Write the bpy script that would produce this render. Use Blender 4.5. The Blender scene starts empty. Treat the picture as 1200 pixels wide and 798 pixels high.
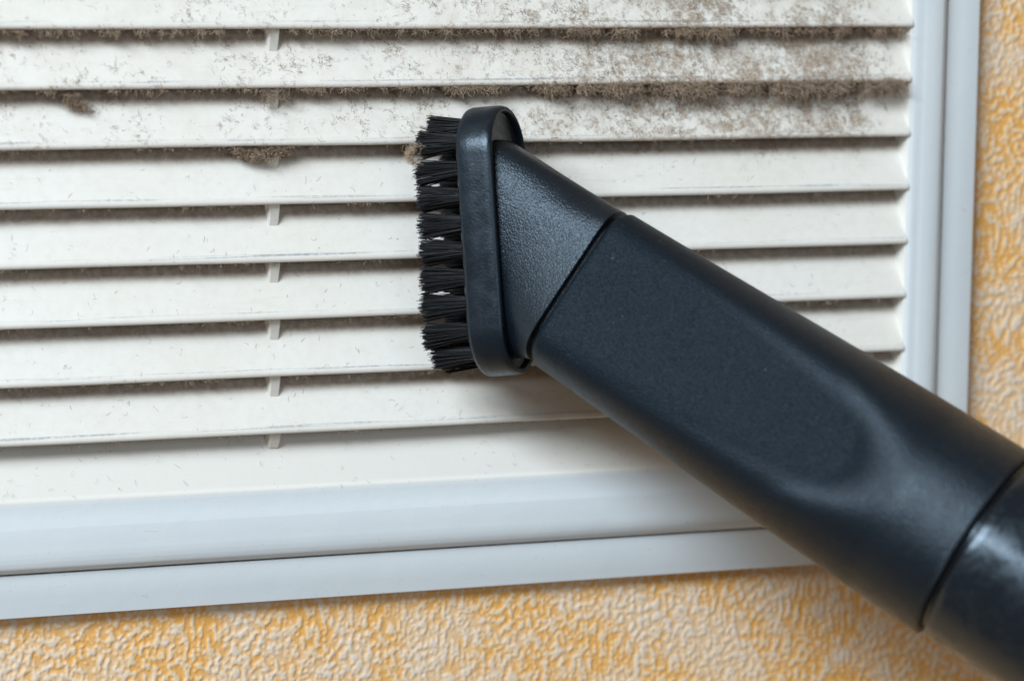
import bpy, math, random
import numpy as np
from mathutils import Vector, Matrix

random.seed(7)
rng = np.random.default_rng(11)
scene = bpy.context.scene
COL = scene.collection
MM = 0.001

# ------------------------------------------------------------------ camera
cd = bpy.data.cameras.new("camera")
cd.lens = 100.0; cd.sensor_width = 36.0
cd.clip_start = 0.01; cd.clip_end = 50
cd.dof.use_dof = True; cd.dof.focus_distance = 0.742; cd.dof.aperture_fstop = 8.0
cam = bpy.data.objects.new("camera", cd); COL.objects.link(cam)
cam.location = (-0.12419, -0.71252, 0.02491)
cam.rotation_euler = (1.42859, -0.00863, -0.32407)
scene.camera = cam

# ------------------------------------------------------------------ room light
world = bpy.data.worlds.new("World"); scene.world = world
world.use_nodes = True
wb = world.node_tree.nodes["Background"]
wb.inputs[0].default_value = (1.0, 0.80, 0.62, 1)
wb.inputs[1].default_value = 0.17

def area(name, loc, target, size, size_y, power, color):
    l = bpy.data.lights.new(name, 'AREA'); l.shape = 'RECTANGLE'
    l.size = size; l.size_y = size_y; l.energy = power; l.color = color
    o = bpy.data.objects.new(name, l); COL.objects.link(o)
    o.location = loc
    o.rotation_euler = (Vector(target) - Vector(loc)).to_track_quat('-Z', 'Y').to_euler()
    return o
area("window_light", (-1.20, -1.08, 1.02), (0.10, 0, -0.07), 1.1, 0.50, 55.0, (0.78, 0.90, 1.0))
area("front_light", (0.10, -1.9, 0.35), (0.10, 0, -0.07), 0.9, 0.7, 5.0, (0.62, 0.82, 1.0))

vs = scene.view_settings
vs.view_transform = 'Standard'; vs.look = 'None'; vs.exposure = 0.0; vs.gamma = 1.0
vs.use_curve_mapping = False

# ------------------------------------------------------------------ helpers
def new_mesh(name, verts, faces, smooth=True):
    """verts in millimetres"""
    me = bpy.data.meshes.new(name)
    v = np.asarray(verts, dtype=np.float64) * MM
    me.from_pydata(v.tolist(), [], [tuple(f) for f in faces])
    me.validate(); me.update()
    if smooth:
        me.polygons.foreach_set("use_smooth", [True] * len(me.polygons))
    return me

def quad_mesh(name, verts, quads, smooth=True):
    """fast build for large quad meshes, verts (N,3) mm, quads (M,4)"""
    me = bpy.data.meshes.new(name)
    v = (np.asarray(verts, dtype=np.float32) * MM)
    q = np.asarray(quads, dtype=np.int32)
    me.vertices.add(len(v)); me.vertices.foreach_set("co", v.ravel())
    me.loops.add(q.size); me.loops.foreach_set("vertex_index", q.ravel())
    me.polygons.add(len(q))
    me.polygons.foreach_set("loop_start", np.arange(0, q.size, 4, dtype=np.int32))
    me.polygons.foreach_set("use_smooth", np.full(len(q), smooth))
    me.update(calc_edges=True)
    me.validate()
    return me

def link(name, me, mat, parent=None):
    o = bpy.data.objects.new(name, me); COL.objects.link(o)
    if mat is not None:
        me.materials.append(mat)
    if parent is not None:
        o.parent = parent
    return o

def empty(name, label, cat, loc=(0, 0, 0), rot=None):
    o = bpy.data.objects.new(name, None); COL.objects.link(o)
    o.empty_display_size = 0.01
    if rot is not None:
        o.matrix_world = rot
    else:
        o.location = loc
    o["label"] = label; o["category"] = cat
    return o

def loft(sections, cap0=True, cap1=True):
    n = len(sections[0]); V = []; F = []
    for s in sections: V.extend([tuple(p) for p in s])
    for i in range(len(sections) - 1):
        for j in range(n):
            k = (j + 1) % n
            F.append((i*n + j, i*n + k, (i+1)*n + k, (i+1)*n + j))
    if cap0: F.append(tuple(range(n - 1, -1, -1)))
    if cap1: F.append(tuple(range((len(sections)-1)*n, len(sections)*n)))
    return V, F

def sharp(me, deg=35):
    me.set_sharp_from_angle(angle=math.radians(deg))

# ------------------------------------------------------------------ materials
class NT:
    def __init__(self, name):
        self.mat = bpy.data.materials.new(name); self.mat.use_nodes = True
        self.t = self.mat.node_tree; self.N = self.t.nodes; self.L = self.t.links
        self.b = self.N["Principled BSDF"]
    def n(self, typ, **kw):
        x = self.N.new(typ)
        for k, v in kw.items(): setattr(x, k, v)
        return x
    def set(self, sock, v):
        if isinstance(v, bpy.types.NodeSocket): self.L.new(v, sock)
        else: sock.default_value = v
    def math(self, op, a, b=None, c=None, clamp=False):
        x = self.n('ShaderNodeMath', operation=op); x.use_clamp = clamp
        self.set(x.inputs[0], a)
        if b is not None: self.set(x.inputs[1], b)
        if c is not None: self.set(x.inputs[2], c)
        return x.outputs[0]
    def coords(self, obj=None, scale=1000.0, stretch=(1, 1, 1)):
        tc = self.n('ShaderNodeTexCoord')
        if obj is not None: tc.object = obj
        mp = self.n('ShaderNodeMapping'); self.L.new(tc.outputs['Object'], mp.inputs[0])
        mp.inputs['Scale'].default_value = (scale*stretch[0], scale*stretch[1], scale*stretch[2])
        return mp.outputs[0]
    def noise(self, vec, scale, detail=3, rough=0.55, dist=0.0):
        x = self.n('ShaderNodeTexNoise'); self.L.new(vec, x.inputs['Vector'])
        x.inputs['Scale'].default_value = scale; x.inputs['Detail'].default_value = detail
        x.inputs['Roughness'].default_value = rough; x.inputs['Distortion'].default_value = dist
        return x.outputs[0]
    def smooth(self, v, a, b, lo=0.0, hi=1.0):
        x = self.n('ShaderNodeMapRange', interpolation_type='SMOOTHSTEP')
        self.set(x.inputs[0], v)
        self.set(x.inputs[1], a); self.set(x.inputs[2], b)
        x.inputs[3].default_value = lo; x.inputs[4].default_value = hi
        return x.outputs[0]
    def mix(self, f, a, b):
        x = self.n('ShaderNodeMix', data_type='RGBA')
        self.set(x.inputs[0], f); self.set(x.inputs[6], a); self.set(x.inputs[7], b)
        return x.outputs[2]
    def bump(self, h, strength, dist, prev=None):
        x = self.n('ShaderNodeBump'); self.set(x.inputs['Height'], h)
        x.inputs['Strength'].default_value = strength; x.inputs['Distance'].default_value = dist
        if prev is not None: self.L.new(prev, x.inputs['Normal'])
        return x.outputs[0]
    def sep(self, v):
        x = self.n('ShaderNodeSeparateXYZ'); self.L.new(v, x.inputs[0]); return x.outputs

def spec(b, rough, ior=1.5, coat=None):
    if rough is not None: b.inputs['Roughness'].default_value = rough
    b.inputs['IOR'].default_value = ior

grille = empty('vent_grille', 'white plastic louvred vent grille, dusty at the top, fixed to the orange wallpapered wall', 'vent grille')

DUST = (0.20, 0.135, 0.085, 1)

def slat_material():
    m = NT('aged_white_plastic_with_dust')
    v = m.coords(grille)
    X, Y, Z = m.sep(v)
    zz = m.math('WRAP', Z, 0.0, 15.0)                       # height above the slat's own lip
    # where the dust lies: thick on the upper slats, thickest to the right
    up = m.smooth(Z, -46.0, -26.0)
    right = m.smooth(X, 20.0, 190.0, 0.25, 1.0)
    endr = m.smooth(X, 229.0, 216.0)
    big = m.noise(v, 0.035, 3, 0.6)
    dens = m.math('MULTIPLY', m.math('MULTIPLY', up, right), endr)
    dens = m.math('MULTIPLY', dens, m.smooth(big, 0.30, 0.62, 0.45, 1.0))
    # grime in the back of the louvre, with the lip's shadow band painted in
    grime_shade = m.math('MULTIPLY', m.smooth(zz, 9.6, 12.4), m.smooth(m.noise(v, 0.5, 5, 0.7), 0.25, 0.7, 0.6, 1.0))
    grime_shade = m.math('MULTIPLY', grime_shade, 0.88)
    lipd = m.math('MULTIPLY', m.math('MULTIPLY', m.smooth(zz, 1.6, 0.2), dens), m.smooth(m.noise(v, 0.35, 6, 0.8), 0.36, 0.56))
    haze = m.math('MULTIPLY', dens, m.smooth(m.noise(v, 0.12, 8, 0.75), 0.42, 0.70))
    # wiped streaks and smears left on the cleaned louvres
    vw = m.coords(grille, stretch=(0.08, 1.0, 1.0))
    wipe = m.math('MULTIPLY', m.smooth(m.noise(vw, 0.9, 5, 0.65, 0.4), 0.52, 0.72), m.smooth(m.noise(v, 0.03, 3), 0.40, 0.62))
    # furry patches
    n1 = m.noise(v, 0.27, 9, 0.82, 0.15)
    thr = m.math('MULTIPLY_ADD', dens, -0.215, 0.635)
    p1 = m.math('MULTIPLY', m.smooth(n1, thr, m.math('ADD', thr, 0.15)), m.smooth(m.noise(v, 1.3, 5, 0.8), 0.32, 0.60, 0.25, 1.0))
    # small threads and specks
    n2 = m.noise(v, 0.60, 6, 0.75, 0.5)
    thr2 = m.math('MULTIPLY_ADD', m.math('MAXIMUM', dens, 0.12), -0.17, 0.70)
    p2 = m.smooth(n2, thr2, m.math('ADD', thr2, 0.05))
    n3 = m.noise(v, 1.9, 2, 0.5)
    p3 = m.math('MULTIPLY', m.smooth(n3, 0.72, 0.78), 0.6)
    patch = m.math('MAXIMUM', m.math('MULTIPLY', p1, 0.95), m.math('MULTIPLY', p2, 0.8), clamp=True)
    patch = m.math('MAXIMUM', patch, m.math('MULTIPLY', p3, m.smooth(Z, -150.0, -40.0, 0.5, 1.0)))
    patch = m.math('MAXIMUM', patch, m.math('MULTIPLY', lipd, 0.9))
    patch = m.math('MULTIPLY', patch, m.smooth(Z, -126.0, -118.0))
    patch = m.math('MULTIPLY', patch, m.smooth(Z, -119.0, -100.0, 0.45, 1.0))
    # grey rubbed lines just above the lips
    vs_ = m.coords(grille, stretch=(0.03, 1.0, 1.0))
    sc = m.noise(vs_, 1.0, 4, 0.6)
    line = m.math('MULTIPLY', m.smooth(zz, 1.35, 1.7), m.smooth(zz, 2.3, 1.95))
    line = m.math('MULTIPLY', m.math('MULTIPLY', line, m.smooth(m.noise(v, 0.9, 4, 0.7), 0.3, 0.65, 0.3, 1.0)), m.smooth(sc, 0.45, 0.64, 0.08, 0.85))
    base = m.mix(m.smooth(m.noise(v, 0.02, 3), 0.35, 0.65), (0.83, 0.785, 0.705, 1), (0.85, 0.81, 0.74, 1))
    yel = m.noise(v, 0.4, 4)
    base = m.mix(m.math('MULTIPLY', m.smooth(yel, 0.35, 0.8), 0.18), base, (0.62, 0.56, 0.48, 1))
    base = m.mix(m.math('MULTIPLY', haze, 0.50), base, (0.50, 0.37, 0.24, 1))
    base = m.mix(m.math('MULTIPLY', wipe, 0.16), base, (0.50, 0.45, 0.38, 1))
    base = m.mix(line, base, (0.30, 0.32, 0.35, 1))
    base = m.mix(grime_shade, base, (0.30, 0.21, 0.14, 1))
    dcol = m.mix(m.noise(v, 0.9, 4, 0.7), (0.22, 0.135, 0.075, 1), (0.50, 0.35, 0.225, 1))
    base = m.mix(patch, base, dcol)
    m.L.new(base, m.b.inputs['Base Color'])
    m.L.new(m.math('MULTIPLY_ADD', patch, 0.45, 0.46), m.b.inputs['Roughness'])
    h = m.math('ADD', m.math('MULTIPLY', patch, 1.0), m.math('MULTIPLY', m.noise(v, 1.4, 4, 0.7), 0.22))
    m.L.new(m.bump(h, 0.6, 0.00025), m.b.inputs['Normal'])
    return m.mat

def frame_material():
    m = NT('white_plastic_frame')
    v = m.coords(grille)
    X, Y, Z = m.sep(v)
    base = m.mix(m.smooth(m.noise(v, 0.015, 3), 0.35, 0.65), (0.755, 0.80, 0.82, 1), (0.785, 0.825, 0.835, 1))
    # smudges and fine marks
    v2 = m.coords(grille, stretch=(0.25, 1.0, 1.0))
    sm = m.math('MULTIPLY', m.smooth(m.noise(v2, 0.55, 6, 0.7, 0.6), 0.60, 0.78), m.smooth(m.noise(v, 0.035, 2), 0.50, 0.68))
    base = m.mix(m.math('MULTIPLY', sm, 0.45), base, (0.30, 0.30, 0.30, 1))
    # dust film that has settled on the sloping inner sill
    sill = m.math('MULTIPLY', m.smooth(Z, -121.5, -119.0), m.smooth(m.noise(v, 0.7, 5, 0.7), 0.2, 0.7, 0.6, 1.0))
    inner = m.math('MULTIPLY', sill, m.smooth(X, 233.5, 231.5))
    base = m.mix(m.math('MULTIPLY', inner, 0.85), base, (0.76, 0.745, 0.71, 1))
    side = m.math('MULTIPLY', m.smooth(X, 232.6, 231.8), m.smooth(Z, -120.5, -119.5))
    base = m.mix(side, base, (0.82, 0.78, 0.71, 1))
    # dirt gathered where the raised frame meets the flange
    gap = m.math('MAXIMUM', m.math('MULTIPLY', m.smooth(Y, 2.3, 3.1), m.smooth(Y, 3.24, 3.2)), m.smooth(Y, 3.5, 4.2))
    gap = m.math('MULTIPLY', gap, m.math('MAXIMUM', m.smooth(X, 234.0, 236.0), m.smooth(Z, -122.0, -125.0)))
    base = m.mix(m.math('MULTIPLY', gap, m.smooth(m.noise(v, 0.3, 4), 0.3, 0.6, 0.4, 0.9)), base, (0.32, 0.28, 0.24, 1))
    sp = m.smooth(m.noise(v, 1.6, 2, 0.5), 0.715, 0.77)
    base = m.mix(m.math('MULTIPLY', sp, 0.6), base, (0.22, 0.17, 0.13, 1))
    v3 = m.coords(grille, stretch=(0.12, 1.0, 1.2))
    scr = m.math('MULTIPLY', m.smooth(m.noise(v3, 1.2, 4, 0.6, 0.8), 0.66, 0.72), m.smooth(m.noise(v, 0.03, 2), 0.48, 0.6))
    base = m.mix(m.math('MULTIPLY', scr, 0.35), base, (0.36, 0.35, 0.34, 1))
    m.L.new(base, m.b.inputs['Base Color'])
    m.L.new(m.smooth(m.noise(v, 0.2, 4), 0.3, 0.7, 0.30, 0.42), m.b.inputs['Roughness'])
    m.L.new(m.bump(m.noise(v, 0.12, 3), 0.25, 0.0004, m.bump(m.noise(v, 3.0, 3), 0.08, 0.0001)), m.b.inputs['Normal'])
    return m.mat

def black_material(name, grain_scale, grain_strength, rough, tint=(0.005, 0.009, 0.014), smudge=0.0, specks=0.6, voro=False, mott=0.03, polished=False):
    m = NT(name)
    v = m.coords()
    base = m.mix(m.noise(v, 0.12, 4), (*[c*0.85 for c in tint], 1), (*[c*1.2 for c in tint], 1))
    sp = m.smooth(m.noise(v, 1.0, 3, 0.6, 1.0), 0.70, 0.76)
    base = m.mix(m.math('MULTIPLY', sp, specks), base, (0.20, 0.17, 0.14, 1))
    vsx = m.coords(stretch=(0.12, 1.0, 1.0))
    scr = m.math('MULTIPLY', m.smooth(m.noise(vsx, 1.8, 3, 0.6, 1.5), 0.70, 0.76), m.smooth(m.noise(v, 0.08, 2), 0.5, 0.6))
    base = m.mix(m.math('MULTIPLY', scr, specks*0.5), base, (0.10, 0.10, 0.10, 1))
    m.L.new(base, m.b.inputs['Base Color'])
    r = m.smooth(m.noise(v, 0.16, 9, 0.8, 0.5), 0.35, 0.65, rough - mott - smudge, rough + mott + smudge)
    if polished:                                        # grained matte grip, smoother rubbed plastic beyond it
        X, Y, Z = m.sep(v)
        rad = m.math('SQRT', m.math('ADD', m.math('MULTIPLY', Y, Y), m.math('MULTIPLY', Z, Z)))
        pol = m.math('MAXIMUM', m.smooth(X, 90.0, 104.0), m.math('MULTIPLY', m.smooth(rad, 21.0, 23.5), 0.6))
        r = m.math('MULTIPLY_ADD', pol, -0.13, r)
        r = m.math('ADD', r, m.math('MULTIPLY', m.smooth(m.noise(v, 0.35, 8, 0.8, 0.6), 0.42, 0.60, -0.04, 0.05), pol))
        grain = m.smooth(m.noise(v, 2.1, 2, 0.5), 0.36, 0.64, 0.07, 0.16)
        m.L.new(m.math('MULTIPLY_ADD', pol, 0.32, grain), m.b.inputs['Specular IOR Level'])
    m.L.new(r, m.b.inputs['Roughness'])
    if voro:
        x = m.n('ShaderNodeTexVoronoi', feature='SMOOTH_F1'); m.L.new(v, x.inputs['Vector'])
        x.inputs['Scale'].default_value = grain_scale; x.inputs['Smoothness'].default_value = 0.6
        g = m.math('ADD', m.math('MULTIPLY', x.outputs['Distance'], -1.0), m.math('MULTIPLY', m.noise(v, grain_scale*1.3, 3, 0.6), 0.8))
    else:
        g = m.noise(v, grain_scale, 3, 0.6)
    nb = m.bump(g, grain_strength, 0.00016 if polished else 0.0001)
    nb = m.bump(m.noise(v, 0.05, 2), 0.12, 0.001, nb)
    m.L.new(nb, m.b.inputs['Normal'])
    m.b.inputs['IOR'].default_value = 1.52
    m.b.inputs['Specular Tint'].default_value = (0.74, 0.88, 1.0, 1)
    return m.mat

def fibre_material(name, dark, light):
    m = NT(name)
    a = m.n('ShaderNodeAttribute', attribute_name='tone')
    m.L.new(m.mix(a.outputs['Fac'], (*dark, 1), (*light, 1)), m.b.inputs['Base Color'])
    m.b.inputs['Roughness'].default_value = 0.9
    m.b.inputs['Specular IOR Level'].default_value = 0.1
    return m.mat

def bristle_material():
    m = NT('black_nylon_bristle')
    m.b.inputs['Base Color'].default_value = (0.004, 0.0045, 0.0055, 1)
    m.b.inputs['Roughness'].default_value = 0.42
    m.b.inputs['Specular IOR Level'].default_value = 0.32
    return m.mat

def wallpaper_material():
    m = NT('embossed_orange_wallpaper')
    v = m.coords()
    a = m.n('ShaderNodeAttribute', attribute_name='relief')
    o = m.n('ShaderNodeAttribute', attribute_name='paint')
    fine = m.noise(v, 1.2, 4, 0.65)
    hgt = m.math('ADD', a.outputs['Fac'], m.math('MULTIPLY_ADD', fine, 0.5, -0.25))
    w = m.smooth(hgt, 0.16, 1.0)
    low = m.mix(o.outputs['Fac'], (0.90, 0.46, 0.12, 1), (0.87, 0.60, 0.35, 1))
    high = m.mix(o.outputs['Fac'], (0.87, 0.66, 0.43, 1), (0.85, 0.71, 0.58, 1))
    c = m.mix(w, low, high)
    m.L.new(c, m.b.inputs['Base Color'])
    m.b.inputs['Roughness'].default_value = 0.55
    m.L.new(m.bump(m.noise(v, 2.2, 4, 0.6), 0.5, 0.00015), m.b.inputs['Normal'])
    return m.mat

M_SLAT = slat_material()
M_FRAME = frame_material()
M_BODY = black_material('black_grained_plastic', 1.7, 1.0, 0.50, mott=0.0, polished=True)
M_NECK = black_material('black_leather_grained_plastic', 2.3, 1.0, 0.35, voro=True)
M_PLATE = black_material('black_scuffed_plastic', 1.6, 0.6, 0.34, specks=1.0, smudge=0.05)
M_TUBE = black_material('black_glossy_scuffed_plastic', 1.2, 0.10, 0.27, smudge=0.10, specks=0.7)
M_TUBE.node_tree.nodes['Principled BSDF'].inputs['Specular IOR Level'].default_value = 0.75
M_BRISTLE = bristle_material()
M_DUST = fibre_material('grey_brown_house_dust', (0.20, 0.135, 0.09), (0.64, 0.49, 0.36))
M_WALL = wallpaper_material()

# ------------------------------------------------------------------ wall (embossed paper)
WALL_Y = 7.6
def build_wall():
    step = 0.25; nx, nz = 1680, 1200                     # field 420 x 300 mm
    x0, z0 = -70.0, -225.0
    kx = np.fft.rfftfreq(nx, step)[None, :]; kz = np.fft.fftfreq(nz, step)[:, None]
    def field(fn):
        w = rng.standard_normal((nz, nx))
        f = np.fft.irfft2(np.fft.rfft2(w) * fn(kx, kz), s=(nz, nx))
        return (f - f.mean()) / f.std()
    def band(lx, lz, width):
        def fn(a, b):
            r = np.sqrt((a*lx)**2 + (b*lz)**2)
            return np.exp(-((r - 1)/width)**2)
        return fn
    low = lambda L: (lambda a, b: np.exp(-(a*a + b*b)*L*L))
    iso = field(band(2.6, 3.2, 0.60))
    vert = field(band(2.2, 7.0, 0.65))
    fine = field(band(1.25, 1.6, 0.5))
    sel = 1/(1 + np.exp(-3*(field(low(22)) - 0.2)))
    h = iso*(1 - sel) + vert*sel + 0.62*fine + 0.45*field(low(3))
    h /= h.std()
    t = np.clip((h + 1.0)/2.2, 0, 1)
    relief = t*t*(3 - 2*t) + 0.05*field(low(0.7))
    paint = 1/(1 + np.exp(-2.2*(field(low(17)) - 0.2 + 0.5*field(low(4)))))
    def sample(F, X, Z):
        i = np.clip((X - x0)/step, 0, nx - 1.001); j = np.clip((Z - z0)/step, 0, nz - 1.001)
        i0 = i.astype(int); j0 = j.astype(int); fi = i - i0; fj = j - j0
        return ((F[j0, i0]*(1-fi) + F[j0, i0+1]*fi)*(1-fj) + (F[j0+1, i0]*(1-fi) + F[j0+1, i0+1]*fi)*fj)
    V = []; Q = []; RL = []; PT = []; off = 0
    def patch(xa, xb, za, zb, d, flat=False):
        nonlocal off
        gx = np.linspace(xa, xb, max(2, int(round((xb-xa)/d)) + 1)); gz = np.linspace(za, zb, max(2, int(round((zb-za)/d)) + 1))
        X, Z = np.meshgrid(gx, gz); X = X.ravel(); Z = Z.ravel()
        if flat:
            r = np.full(len(X), 0.5); p = np.full(len(X), 0.4)
        else:
            r = sample(relief, X, Z); p = sample(paint, X, Z)
        Y = WALL_Y - 0.34*r
        V.append(np.stack([X, Y, Z], 1)); RL.append(r); PT.append(p)
        a = np.arange(len(gx)-1)[None, :] + (np.arange(len(gz)-1)*len(gx))[:, None]
        a = a.ravel() + off
        Q.append(np.stack([a, a+1, a+1+len(gx), a+len(gx)], 1)); off += len(X)
    patch(-65, 345, -220, -148.0, 0.38)
    patch(252, 345, -148.0, 68, 0.38)
    patch(228, 252, -148.0, 68, 12.0, True); patch(-65, 228, -148.0, -125, 12.0, True)
    patch(-900, -300, -800, 700, 200, True); patch(-300, -65, -800, -125, 200, True); patch(-300, -65, 112, 700, 200, True); patch(-65, 228, 112, 700, 200, True); patch(228, 345, 68, 700, 200, True); patch(345, 1100, -800, 700, 200, True)
    patch(-65, 345, -800, -220, 200, True)
    V = np.concatenate(V); Q = np.concatenate(Q)
    me = quad_mesh('wall', V, Q)
    for nm, arr in (('relief', RL), ('paint', PT)):
        at = me.attributes.new(nm, 'FLOAT', 'POINT'); at.data.foreach_set('value', np.concatenate(arr).astype(np.float32))
    o = link('wall', me, M_WALL); o["kind"] = 'structure'
    return o
build_wall()
# the opening in the wall behind the louvres
dv = []
for y in (WALL_Y + 0.5, 70.0):
    dv += [(-300, y, -125), (228, y, -125), (228, y, 112), (-300, y, 112)]
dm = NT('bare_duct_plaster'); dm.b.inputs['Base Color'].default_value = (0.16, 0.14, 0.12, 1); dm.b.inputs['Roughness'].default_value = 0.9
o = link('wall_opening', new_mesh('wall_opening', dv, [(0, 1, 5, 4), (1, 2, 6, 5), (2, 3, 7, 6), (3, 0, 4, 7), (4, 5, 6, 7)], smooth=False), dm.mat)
o["kind"] = 'structure'

# ------------------------------------------------------------------ grille
XL, XR = -306.0, 232.4
K_TOP, K_BOT = -7, 7                                     # slats, one lip every 15 mm
def slat_profile():
    return [(2.6, 0.05), (0.75, 0.0), (0.32, 0.12), (0.07, 0.42), (0.0, 0.85), (0.05, 1.35), (0.24, 1.7), (0.52, 1.9),
            (0.78, 2.25), (3.0, 7.2), (5.2, 12.2), (7.1, 16.6), (7.3, 17.4), (8.5, 17.4), (8.5, 16.4), (6.6, 11.8), (2.9, 2.2)]
def build_slat(k, parent):
    pr = slat_profile()
    xs = np.linspace(XL + 0.2, XR - 0.4, 60)
    ph = rng.uniform(0, 6.28, 4)
    secs = []
    for x in xs:                                        # thin moulded plastic is never dead straight
        dz = 0.09*math.sin(x/41 + ph[0]) + 0.05*math.sin(x/13 + ph[1])
        dy = 0.08*math.sin(x/57 + ph[2])
        secs.append([(x, y + dy, z + dz) for y, z in pr])
    V, F = loft(secs)
    me = new_mesh('slat', V, F); sharp(me, 50)
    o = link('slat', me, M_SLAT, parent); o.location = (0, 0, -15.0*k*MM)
    return o
for k in range(K_TOP, K_BOT + 1):
    build_slat(k, grille)

def face_y(zz):                                          # slat face depth above its lip
    return np.interp(zz, [0, 0.9, 1.9, 2.25, 17.0], [0.2, 0.0, 0.5, 0.78, 7.2])
# supporting webs that show in every gap between two louvres
for xr in (-126.0, 53.1):
    for k in range(K_TOP, K_BOT + 1):
        low_ = 5.7 if k < K_BOT else 4.2
        secs = []
        for z, y in ((0.9, 1.9), (-0.8, 1.95), (-low_*0.5, 2.7), (-low_ - 0.3, face_y(15 - low_) + 0.12)):
            secs.append([(xr - 3.5, 7.4, z), (xr - 2.8, y + 0.5, z), (xr - 2.3, y + 0.08, z), (xr - 0.2, y, z), (xr, y + 0.12, z), (xr, 7.4, z)])
        V, F = loft(secs); me = new_mesh('support_web', V, F, smooth=False)
        o = link('support_web', me, M_FRAME, grille); o.location = (0, 0, -15.0*k*MM)

# frame: one moulded ring, and the flat flange plate behind it
ZT = 118.0
def ring(profile):
    """profile: (inset right/left x, bottom z, y); mirrored to the far sides"""
    V = []; F = []
    for xo, zb, y in profile:
        dx = xo - XR; dzb = -zb - 120.0
        x1 = xo; x0 = XL - dx; z1 = ZT + dzb
        V += [(x0, y, zb), (x1, y, zb), (x1, y, z1), (x0, y, z1)]
    for i in range(len(profile) - 1):
        for j in range(4):
            k = (j + 1) % 4
            F.append((i*4 + j, i*4 + k, (i+1)*4 + k, (i+1)*4 + j))
    return V, F
prof = [(244.6, -139.4, 6.8), (244.2, -139.0, 6.0), (244.0, -138.75, 3.3), (243.8, -138.5, 2.75), (243.3, -138.0, 2.0), (242.6, -137.3, 1.3),
        (241.7, -136.4, 0.7), (240.6, -135.2, 0.28), (239.4, -133.9, 0.05), (238.2, -132.5, 0.0),
        (236.6, -127.0, 0.0), (236.2, -126.6, 0.10), (234.2, -121.2, 0.10), (233.4, -120.4, 0.14), (232.7, -119.6, 0.45), (232.0, -118.4, 1.0),
        (230.3, -105.2, 7.2), (230.1, -104.4, 12.0)]
V, F = ring(prof)
me = new_mesh('frame', V, [f[::-1] for f in F]); sharp(me, 32)
link('frame', me, M_FRAME, grille)
fl = [(254.4, -150.4, 7.4), (254.4, -150.4, 3.75), (254.2, -150.2, 3.4), (253.8, -149.8, 3.25), (244.9, -139.5, 3.25), (244.5, -139.15, 3.5), (244.35, -139.05, 4.6), (243.0, -137.0, 5.2)]
V, F = ring(fl)
me = new_mesh('flange', V, [f[::-1] for f in F]); sharp(me, 32)
link('flange', me, M_FRAME, grille)

# ------------------------------------------------------------------ vacuum brush attachment
TW = Matrix(((0.64446, 0.5532, -0.52786, 0.122376),
             (-0.60058, -0.06106, -0.79723, -0.036274),
             (-0.47326, 0.83081, 0.29289, -0.064553),
             (0, 0, 0, 1)))
brush = empty('vacuum_brush', 'black plastic vacuum cleaner dusting brush with oval bristle head pressed on the white grille', 'vacuum brush', rot=TW)

PC = np.array([-22.243, 1.208, -0.519])
PM = np.array([0.81614, 0.5601, 0.14217]); PU = np.array([0.57768, -0.79693, -0.17661]); PW = np.array([-0.01438, -0.22627, 0.97396])
HL, HW = 34.8, 12.6
def stadium(inset, depth, n=24, hl=HL, hw=HW):
    """loop round the oval head; depth along the plate normal towards the handle"""
    r = hw - inset; s = hl - hw; P = []
    for i in range(n + 1):
        t = math.pi*i/n
        P.append((s + r*math.sin(t), r*math.cos(t)))
    for i in range(n + 1):
        t = math.pi + math.pi*i/n
        P.append((-s + r*math.sin(t), r*math.cos(t)))
    return [PC + PU*a + PW*b + PM*depth for a, b in P]
secs = [stadium(1.9, -10.0), stadium(0.9, -9.85), stadium(0.25, -9.3), stadium(0.0, -8.5), stadium(0.0, -6), stadium(0.05, -2.6), stadium(0.1, -1.3), stadium(0.35, -0.5),
        stadium(0.75, -0.08), stadium(1.15, 0.0), stadium(1.5, -0.15), stadium(1.7, -0.6), stadium(1.85, -1.9), stadium(2.3, -2.2), stadium(6, -2.2)]
V, F = loft(secs)
me = new_mesh('brush_head', V, F); sharp(me, 45)
link('brush_head', me, M_PLATE, brush)

NS = 96
def body_section(s, R, d, p=10.0, scale=1.0, dx=0.0):
    P = []
    for i in range(NS):
        th = 2*math.pi*i/NS
        b, c = math.cos(th), math.sin(th)
        dd = d
        if callable(d):                                 # grip flat that ends in an arc
            bb = 0.0
            for _ in range(3):
                dd = d(s + 0.042*bb*bb); bb = b*(R**-p + (dd/max(abs(c), 1e-3))**-p)**(-1/p)
        r = (R**-p + (dd/max(abs(c), 1e-3))**-p)**(-1/p)
        P.append(np.array([s + dx, b*r*scale, c*r*scale]))
    return P
def base_section(depth, hl, hw, n=3.8, off=0.0):
    P = []
    for i in range(NS):
        th = 2*math.pi*i/NS
        b, c = math.cos(th), math.sin(th)
        r = ((abs(b)/hl)**n + (abs(c)/hw)**n)**(-1/n)
        P.append(PC + PM*depth - PU*(b*r - off) + PW*(c*r))
    return P
J = body_section(0, 22.3, 13.2)
J0 = body_section(-0.9, 22.2, 13.1)
B0 = base_section(-2.4, 28.3, 9.9, off=2.3)
B1 = base_section(-0.4, 27.9, 9.7, off=2.3)
secs = [B0, B1]
NL = 14
for i in range(1, NL + 1):
    t = i/NL
    e = t
    secs.append([B1[j]*(1-e) + J0[j]*e for j in range(NS)])
secs.append(body_section(-0.9, 21.6, 12.5)); secs.append(body_section(-0.9, 19.6, 10.6)); secs.append(body_section(3.0, 19.6, 10.6))
V, F = loft(secs)
me = new_mesh('neck', V, F); sharp(me, 40)
link('neck', me, M_NECK, brush)

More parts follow.
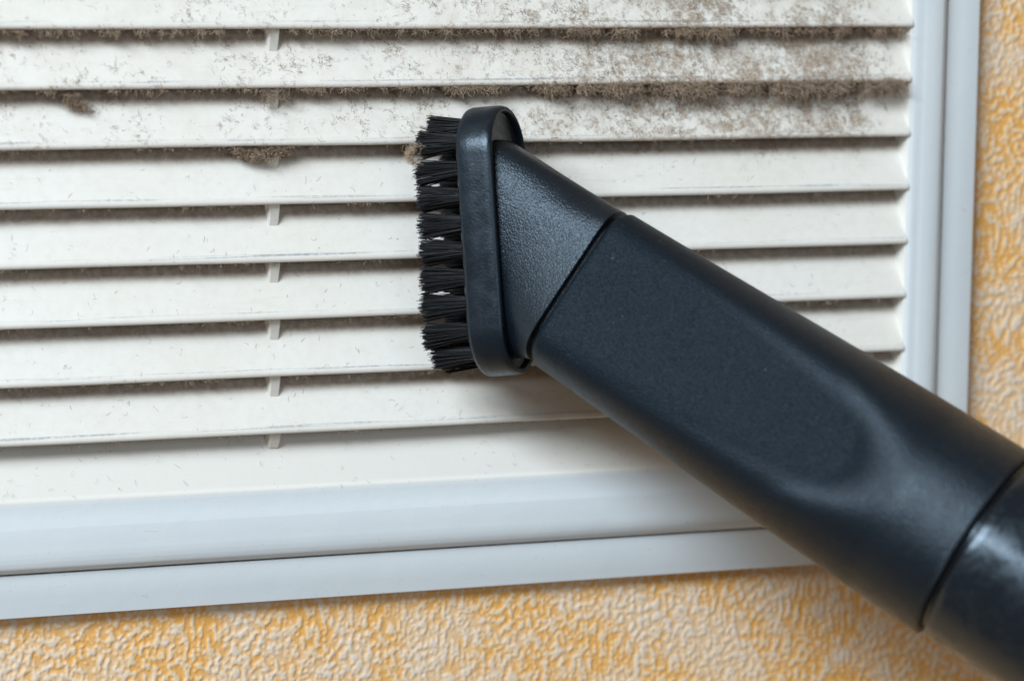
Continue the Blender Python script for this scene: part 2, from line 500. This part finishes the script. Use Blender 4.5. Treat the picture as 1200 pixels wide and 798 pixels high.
LB = 119.0
def sstep(a, b, x):
    t = min(1, max(0, (x-a)/(b-a))); return t*t*(3-2*t)
def bR(s): return 22.3 + (26.0-22.3)*sstep(-40, LB + 15, s)
def bd(s):
    base = 13.2 + 7.0*min(1, max(0, s/88.0))
    return base + 7.5*sstep(82, 104, s)
secs = [body_section(0.55, 19.0, 10.0), body_section(0.55, 21.3, 12.3), body_section(0.6, 21.9, 12.8), body_section(0.9, 22.25, 13.15)]
for s in np.linspace(1.6, LB - 1.0, 130):
    secs.append(body_section(s, bR(s), bd, p=10.0))
secs += [body_section(LB - 0.4, bR(LB) - 0.05, 60), body_section(LB - 0.05, bR(LB) - 0.35, 60), body_section(LB, bR(LB) - 1.2, 60), body_section(LB, 20, 60)]
V, F = loft(secs)
me = new_mesh('nozzle_body', V, F); sharp(me, 50)
link('nozzle_body', me, M_BODY, brush)
secs = [body_section(LB - 3, 23.4, 60), body_section(LB + 1.3, 23.4, 60), body_section(LB + 1.3, 24.3, 60), body_section(LB + 1.5, 24.8, 60), body_section(LB + 2.0, 25.1, 60)]
for s in np.linspace(LB + 4, LB + 150, 20): secs.append(body_section(s, 25.1 + 0.006*(s-LB), 60))
e = LB + 150
secs += [body_section(e + 0.8, 25.2, 60), body_section(e + 0.8, 23.6, 60), body_section(e - 60, 23.2, 60)]
V, F = loft(secs)
me = new_mesh('handle_tube', V, F); sharp(me, 50)
link('handle_tube', me, M_TUBE, brush)

def tubes(P, R, sides=3):
    """P (N,M,3) polylines, R (N,M) radii -> verts, quads"""
    N, Mp, _ = P.shape
    T = np.gradient(P, axis=1); T /= np.linalg.norm(T, axis=2, keepdims=True) + 1e-9
    ref = rng.standard_normal((N, 1, 3))
    A = np.cross(T, ref); A /= np.linalg.norm(A, axis=2, keepdims=True) + 1e-9
    B = np.cross(T, A)
    rings = []
    for s in range(sides):
        t = 2*math.pi*s/sides
        rings.append(P + (A*math.cos(t) + B*math.sin(t))*R[..., None])
    V = np.stack(rings, 2).reshape(-1, 3)               # index ((n*M)+m)*sides+s
    n = np.arange(N)[:, None, None]; m = np.arange(Mp-1)[None, :, None]; s = np.arange(sides)[None, None, :]
    s2 = (s + 1) % sides
    a = (n*Mp + m)*sides
    Q = np.stack(np.broadcast_arrays(a + s, a + s2, a + sides + s2, a + sides + s), -1).reshape(-1, 4)
    return V, Q

# tufts set round the oval
tr = 7.9; ts = HL - HW
per = 4*ts + 2*math.pi*tr; NT_ = 20
def on_ring(d):
    d = d % per
    if d < 2*ts: return (-ts + d, tr)
    d -= 2*ts
    if d < math.pi*tr: t = d/tr; return (ts + tr*math.sin(t), tr*math.cos(t))
    d -= math.pi*tr
    if d < 2*ts: return (ts - d, -tr)
    d -= 2*ts; t = math.pi + d/tr
    return (-ts + tr*math.sin(t), tr*math.cos(t))
for i in range(NT_):
    a, b = on_ring((i + 0.5)*per/NT_)
    nb = 250
    rr = np.sqrt(rng.uniform(0, 1, nb)); an = rng.uniform(0, 2*math.pi, nb)
    ua = rr*np.cos(an); wa = rr*np.sin(an)
    L = 13.0 + rng.normal(0, 0.35, nb) - 1.2*rr**2 * rng.uniform(0, 1, nb) - (1.6 if abs(a) > ts + 4 else 0.6 if abs(a) > ts - 2 else 0) + 0.065*max(a, 0)
    M_ = 5; t = np.linspace(0, 1, M_)[None, :]
    fan = 1.9 + (3.6 - 1.9)*t
    bend_u = rng.normal(0, 0.2, nb)[:, None]*t**2 + rng.normal(0, 0.25)*t**2
    bend_w = rng.normal(0, 0.35, nb)[:, None]*t**2
    stray = (rng.uniform(0, 1, nb) < 0.05)[:, None]*rng.normal(0, 1.2, nb)[:, None]*t**1.6
    U = a + ua[:, None]*fan + bend_u + stray + 0.25*np.sign(a)*t*(abs(a) > ts)
    W = b + wa[:, None]*(1.9 + 1.0*t) + bend_w + stray*0.4
    Dp = -9.6 - t*L[:, None]
    P = PC + U[..., None]*PU + W[..., None]*PW + Dp[..., None]*PM
    R = np.full((nb, M_), 0.14) * (1 - 0.35*t)
    V, Q = tubes(P, R)
    me = quad_mesh('bristle_tuft', V, Q)
    link('bristle_tuft', me, M_BRISTLE, brush)

# ------------------------------------------------------------------ dust: real fibres
def fibres(P0, D0, length, curl, radius, steps=6, drift=(0, 0, 0)):
    N = len(P0); pts = [P0]; d = D0 / (np.linalg.norm(D0, axis=1, keepdims=True) + 1e-9)
    st = (length/(steps-1))[:, None]
    for i in range(steps - 1):
        d = d + rng.standard_normal((N, 3))*curl + np.array(drift)
        d /= np.linalg.norm(d, axis=1, keepdims=True)
        pts.append(pts[-1] + d*st)
    P = np.stack(pts, 1)
    R = np.broadcast_to(np.asarray(radius)[:, None], (N, steps)).copy()
    return P, R


def noise1(x, seed, L):
    r = np.random.default_rng(seed); n = 4000
    w = r.standard_normal(n); k = np.exp(-(np.arange(-60, 61)/L)**2); f = np.convolve(w, k, 'same'); f /= f.std()
    return np.interp(x, np.linspace(-330, 330, n), f)    # one sample every 0.165 mm

allP = []; allR = []; allT = []
def keep(P, R, tone):
    # keep every fibre clear of the plastic behind its lip and in front of nothing
    allP.append(P); allR.append(R); allT.append(np.repeat(tone, P.shape[1]*3))

def smo(a, b, x):
    t = np.clip((x-a)/(b-a), 0, 1); return t*t*(3-2*t)

# fringe hanging from the lips
lip_amt = {-4: 1.0, -3: 1.1, -2: 1.1, -1: 1.2, 0: 0.85, 1: 1.5, 2: 0.30, 3: 0.26, 4: 0.20, 5: 0.24, 6: 0.30, 7: 0.12}
for k, amt in lip_amt.items():
    n0 = int(15000*amt)
    x = rng.uniform(-60, XR - 3, n0)
    g = noise1(x, 100 + k, 6); g2 = noise1(x, 200 + k, 50)
    if k <= 1:
        right = 0.28 + 0.72*smo(60, 190, x)
        if k == 0: right = 0.45 + 0.35*smo(60, 190, x)
        pr = np.clip(0.34 + (0.30 if k == 1 else 0.36)*g + 0.22*g2 + (0.25*smo(95, 160, x) if k == 1 else 0), 0.05, 1)*right
    else:
        right = np.ones_like(x)
        pr = np.clip(0.10 + 0.35*g + 0.25*g2, 0.0, 1)*0.6
    ok = rng.uniform(0, 1, n0) < pr
    x = x[ok]; N = len(x)
    big = (pr[ok])
    if k <= 1:
        roll = (k == 1)*smo(95, 160, x)
        yy = rng.uniform(-0.15, 1.6, N) - roll*rng.uniform(0, 1.5, N)
        zz = rng.uniform(-1.0, 0.15, N)*(0.4 + big) - roll*rng.uniform(-1.6, 1.8, N)
        ln = rng.uniform(0.6, 3.6, N)**1.1*(0.45 + big*1.1)
    else:
        yy = rng.uniform(-0.1, 1.5, N); zz = rng.uniform(-0.3, 0.05, N); ln = rng.uniform(0.5, 1.6, N)
    P0 = np.stack([x, yy, -15.0*k + zz], 1)
    D0 = rng.standard_normal((N, 3))*np.array([1.0, 0.5, 0.6]) + np.array([0, -0.15, -0.8])
    P, R = fibres(P0, D0, ln, 0.62, rng.uniform(0.03, 0.055, N), drift=(0, -0.03, -0.08))
    # nothing may pass into the face of the next slat down
    zrel = P[..., 2] - (-15.0*(k + 1)); lim = face_y(zrel) - 0.06
    P[..., 1] = np.where(zrel < 15, np.minimum(P[..., 1], lim), P[..., 1])
    keep(P, R, np.clip(rng.beta(2, 2.2, N) + 0.15*(k <= 1), 0, 1))

# matted lint lying on the upper slats' faces
def lint_on_faces(n, klist, thr, hi):
    gx, gz = 700, 300
    f = rng.standard_normal((gz, gx)); a = np.fft.rfftfreq(gx)[None, :]; b = np.fft.fftfreq(gz)[:, None]
    def fld(s):
        q = np.fft.irfft2(np.fft.rfft2(rng.standard_normal((gz, gx)))*np.exp(-(a*a + b*b)*s*s), s=(gz, gx)); return q/q.std()
    F = 0.50*fld(11) + 0.60*fld(3.5) + 0.25*fld(1.5) + 0.25*fld(40)
    for k in klist:
        x = rng.uniform(-60, XR - 5, n); zz = rng.uniform(0.3, 14.8, n)
        z = -15.0*k + zz
        v = F[((z + 120)/0.6).astype(int) % gz, ((x + 70)/0.45).astype(int) % gx]
        dens = (0.42 + 0.58*smo(40, 185, x))*{-3: 1, -2: 1, -1: 1, 0: 0.9, 1: 1.0, 2: 0.85, 3: 0.12}[k]*(1 - 0.75*smo(215, 228, x))
        top = smo(9, 13.5, zz)
        if k == 2: dens = dens*(0.55 + 0.6*smo(5, 11, zz))
        sc = v + 1.35*dens + 0.5*top*dens - thr
        ok = rng.uniform(0, 1, n) < np.clip(sc*0.9, 0, 1)*hi
        x = x[ok]; zz = zz[ok]; N = len(x)
        y = face_y(zz) - rng.uniform(0.0, 0.45, N)
        P0 = np.stack([x, y, -15.0*k + zz], 1)
        D0 = rng.standard_normal((N, 3))*np.array([1, 0.15, 1])
        P, R = fibres(P0, D0, rng.uniform(0.3, 1.8, N), 0.6, rng.uniform(0.018, 0.036, N))
        zr = P[..., 2] + 15.0*k
        P[..., 1] = np.clip(P[..., 1], face_y(zr) - 0.6, face_y(zr) - 0.03)
        keep(P, R, rng.beta(1.8, 2.2, N))
lint_on_faces(34000, (-2, -1, 0, 1, 2), 1.05, 0.7)
lint_on_faces(900, (3,), 0.6, 0.5)

# single loose hairs everywhere on the louvres
N = 900
kk = rng.integers(1, 9, N); x = rng.uniform(-55, XR - 8, N); zz = rng.uniform(0.6, 14.0, N)
P0 = np.stack([x, face_y(zz) - 0.08, -15.0*kk + zz], 1)
P, R = fibres(P0, rng.standard_normal((N, 3))*np.array([1, 0, 1]), rng.uniform(0.5, 2.4, N), 0.5, rng.uniform(0.02, 0.035, N))
zr = P[..., 2] + 15.0*kk[:, None]; P[..., 1] = face_y(np.clip(zr, 0, 17)) - 0.06
keep(P, R, rng.uniform(0, 0.35, N))

def fibre_object(name, P, R, tone, label, cat, stuff=False):
    V, Q = tubes(P, R)
    c = V.mean(0) if not stuff else np.zeros(3)
    me = quad_mesh(name, V - c, Q)
    at = me.attributes.new('tone', 'FLOAT', 'POINT'); at.data.foreach_set('value', tone.astype(np.float32))
    o = link(name, me, M_DUST); o.location = tuple(c*MM)
    o["label"] = label; o["category"] = cat
    if stuff: o["kind"] = 'stuff'
    return o
V_, R_, T_ = np.concatenate(allP), np.concatenate(allR), np.concatenate(allT)
fibre_object('dust', V_, R_, T_, 'matted grey brown house dust clinging to the upper slats and hanging from their lips', 'dust', True)

def clump(name, center, size, n, label, drop=0.0, tones=(2, 2), k=None):
    c = np.array(center)
    nb_ = 30 if size[0] > 5 else 14                                            # an uneven wad: many small knots of different size
    kc = c + rng.uniform(-1, 1, (nb_, 3))*np.array(size)*np.array([1, 0.6, 0.8]); ks = rng.uniform(0.15, 0.5, nb_)*min(size)*1.6
    if size[0] > 5: kc[:, 2] += (1 - np.abs(kc[:, 0] - c[0])/size[0])*-1.3 + 0.5
    wch = rng.integers(0, nb_, n)
    u = rng.standard_normal((n, 3)); u /= np.linalg.norm(u, axis=1, keepdims=True); u *= rng.uniform(0, 1, (n, 1))**0.6
    P0 = kc[wch] + u*ks[wch][:, None]*np.array([1.6, 1, 1])
    P, R = fibres(P0, rng.standard_normal((n, 3)), rng.uniform(0.9, 2.8, n), 0.7, rng.uniform(0.03, 0.055, n))
    if k is not None:
        zrel = P[..., 2] + 15.0*(k + 1); P[..., 1] = np.where(zrel < 15, np.minimum(P[..., 1], face_y(zrel) - 0.06), P[..., 1])
        P[..., 2] = np.minimum(P[..., 2], -15.0*k - 0.05)
    tone = np.repeat(rng.beta(*tones, n), P.shape[1]*3)
    return fibre_object(name, P, R, tone, label, 'lint')
clump('lint_clump', (48.0, 1.6, -31.4), (7.6, 1.2, 1.35), 1700, 'widest lint clump, a brown wad under the third slat, level with the top bristles', k=2)
clump('lint_clump', (0.5, 2.2, -18.0), (2.6, 1.3, 2.2), 420, 'round lint clump hanging below the second slat near the left edge', k=1)
clump('lint_clump', (52.0, 1.6, -17.0), (3.0, 1.0, 1.9), 260, 'small loose lint clump hanging over the support rib under the second lip', k=1)
# fluff caught in the bristle tips
tip = PC + PU*(-23.5) + PW*9.5 - PM*23.2
n = 420
t = rng.uniform(0, 1, n)
arc = tip[None] + PU[None]*(t[:, None]*5.0 - 2.4) + PM[None]*((t[:, None]-0.5)**2*9.0 - 1.0) + rng.standard_normal((n, 3))*0.38
arc += PM[None]*(rng.uniform(0, 1, (n, 1))**3*(t[:, None] < 0.35)*3.5)
P, R = fibres(arc, rng.standard_normal((n, 3)), rng.uniform(0.8, 2.0, n), 0.8, rng.uniform(0.03, 0.05, n))
Mw = np.array(TW); Pw = (P*MM) @ Mw[:3, :3].T + Mw[:3, 3]
fibre_object('lint_tuft', Pw/MM, R, np.repeat(rng.beta(3, 1.8, n), P.shape[1]*3)*0.4 + 0.6, 'pale tan curl of lint caught on the bristle tips near the top of the brush', 'lint')
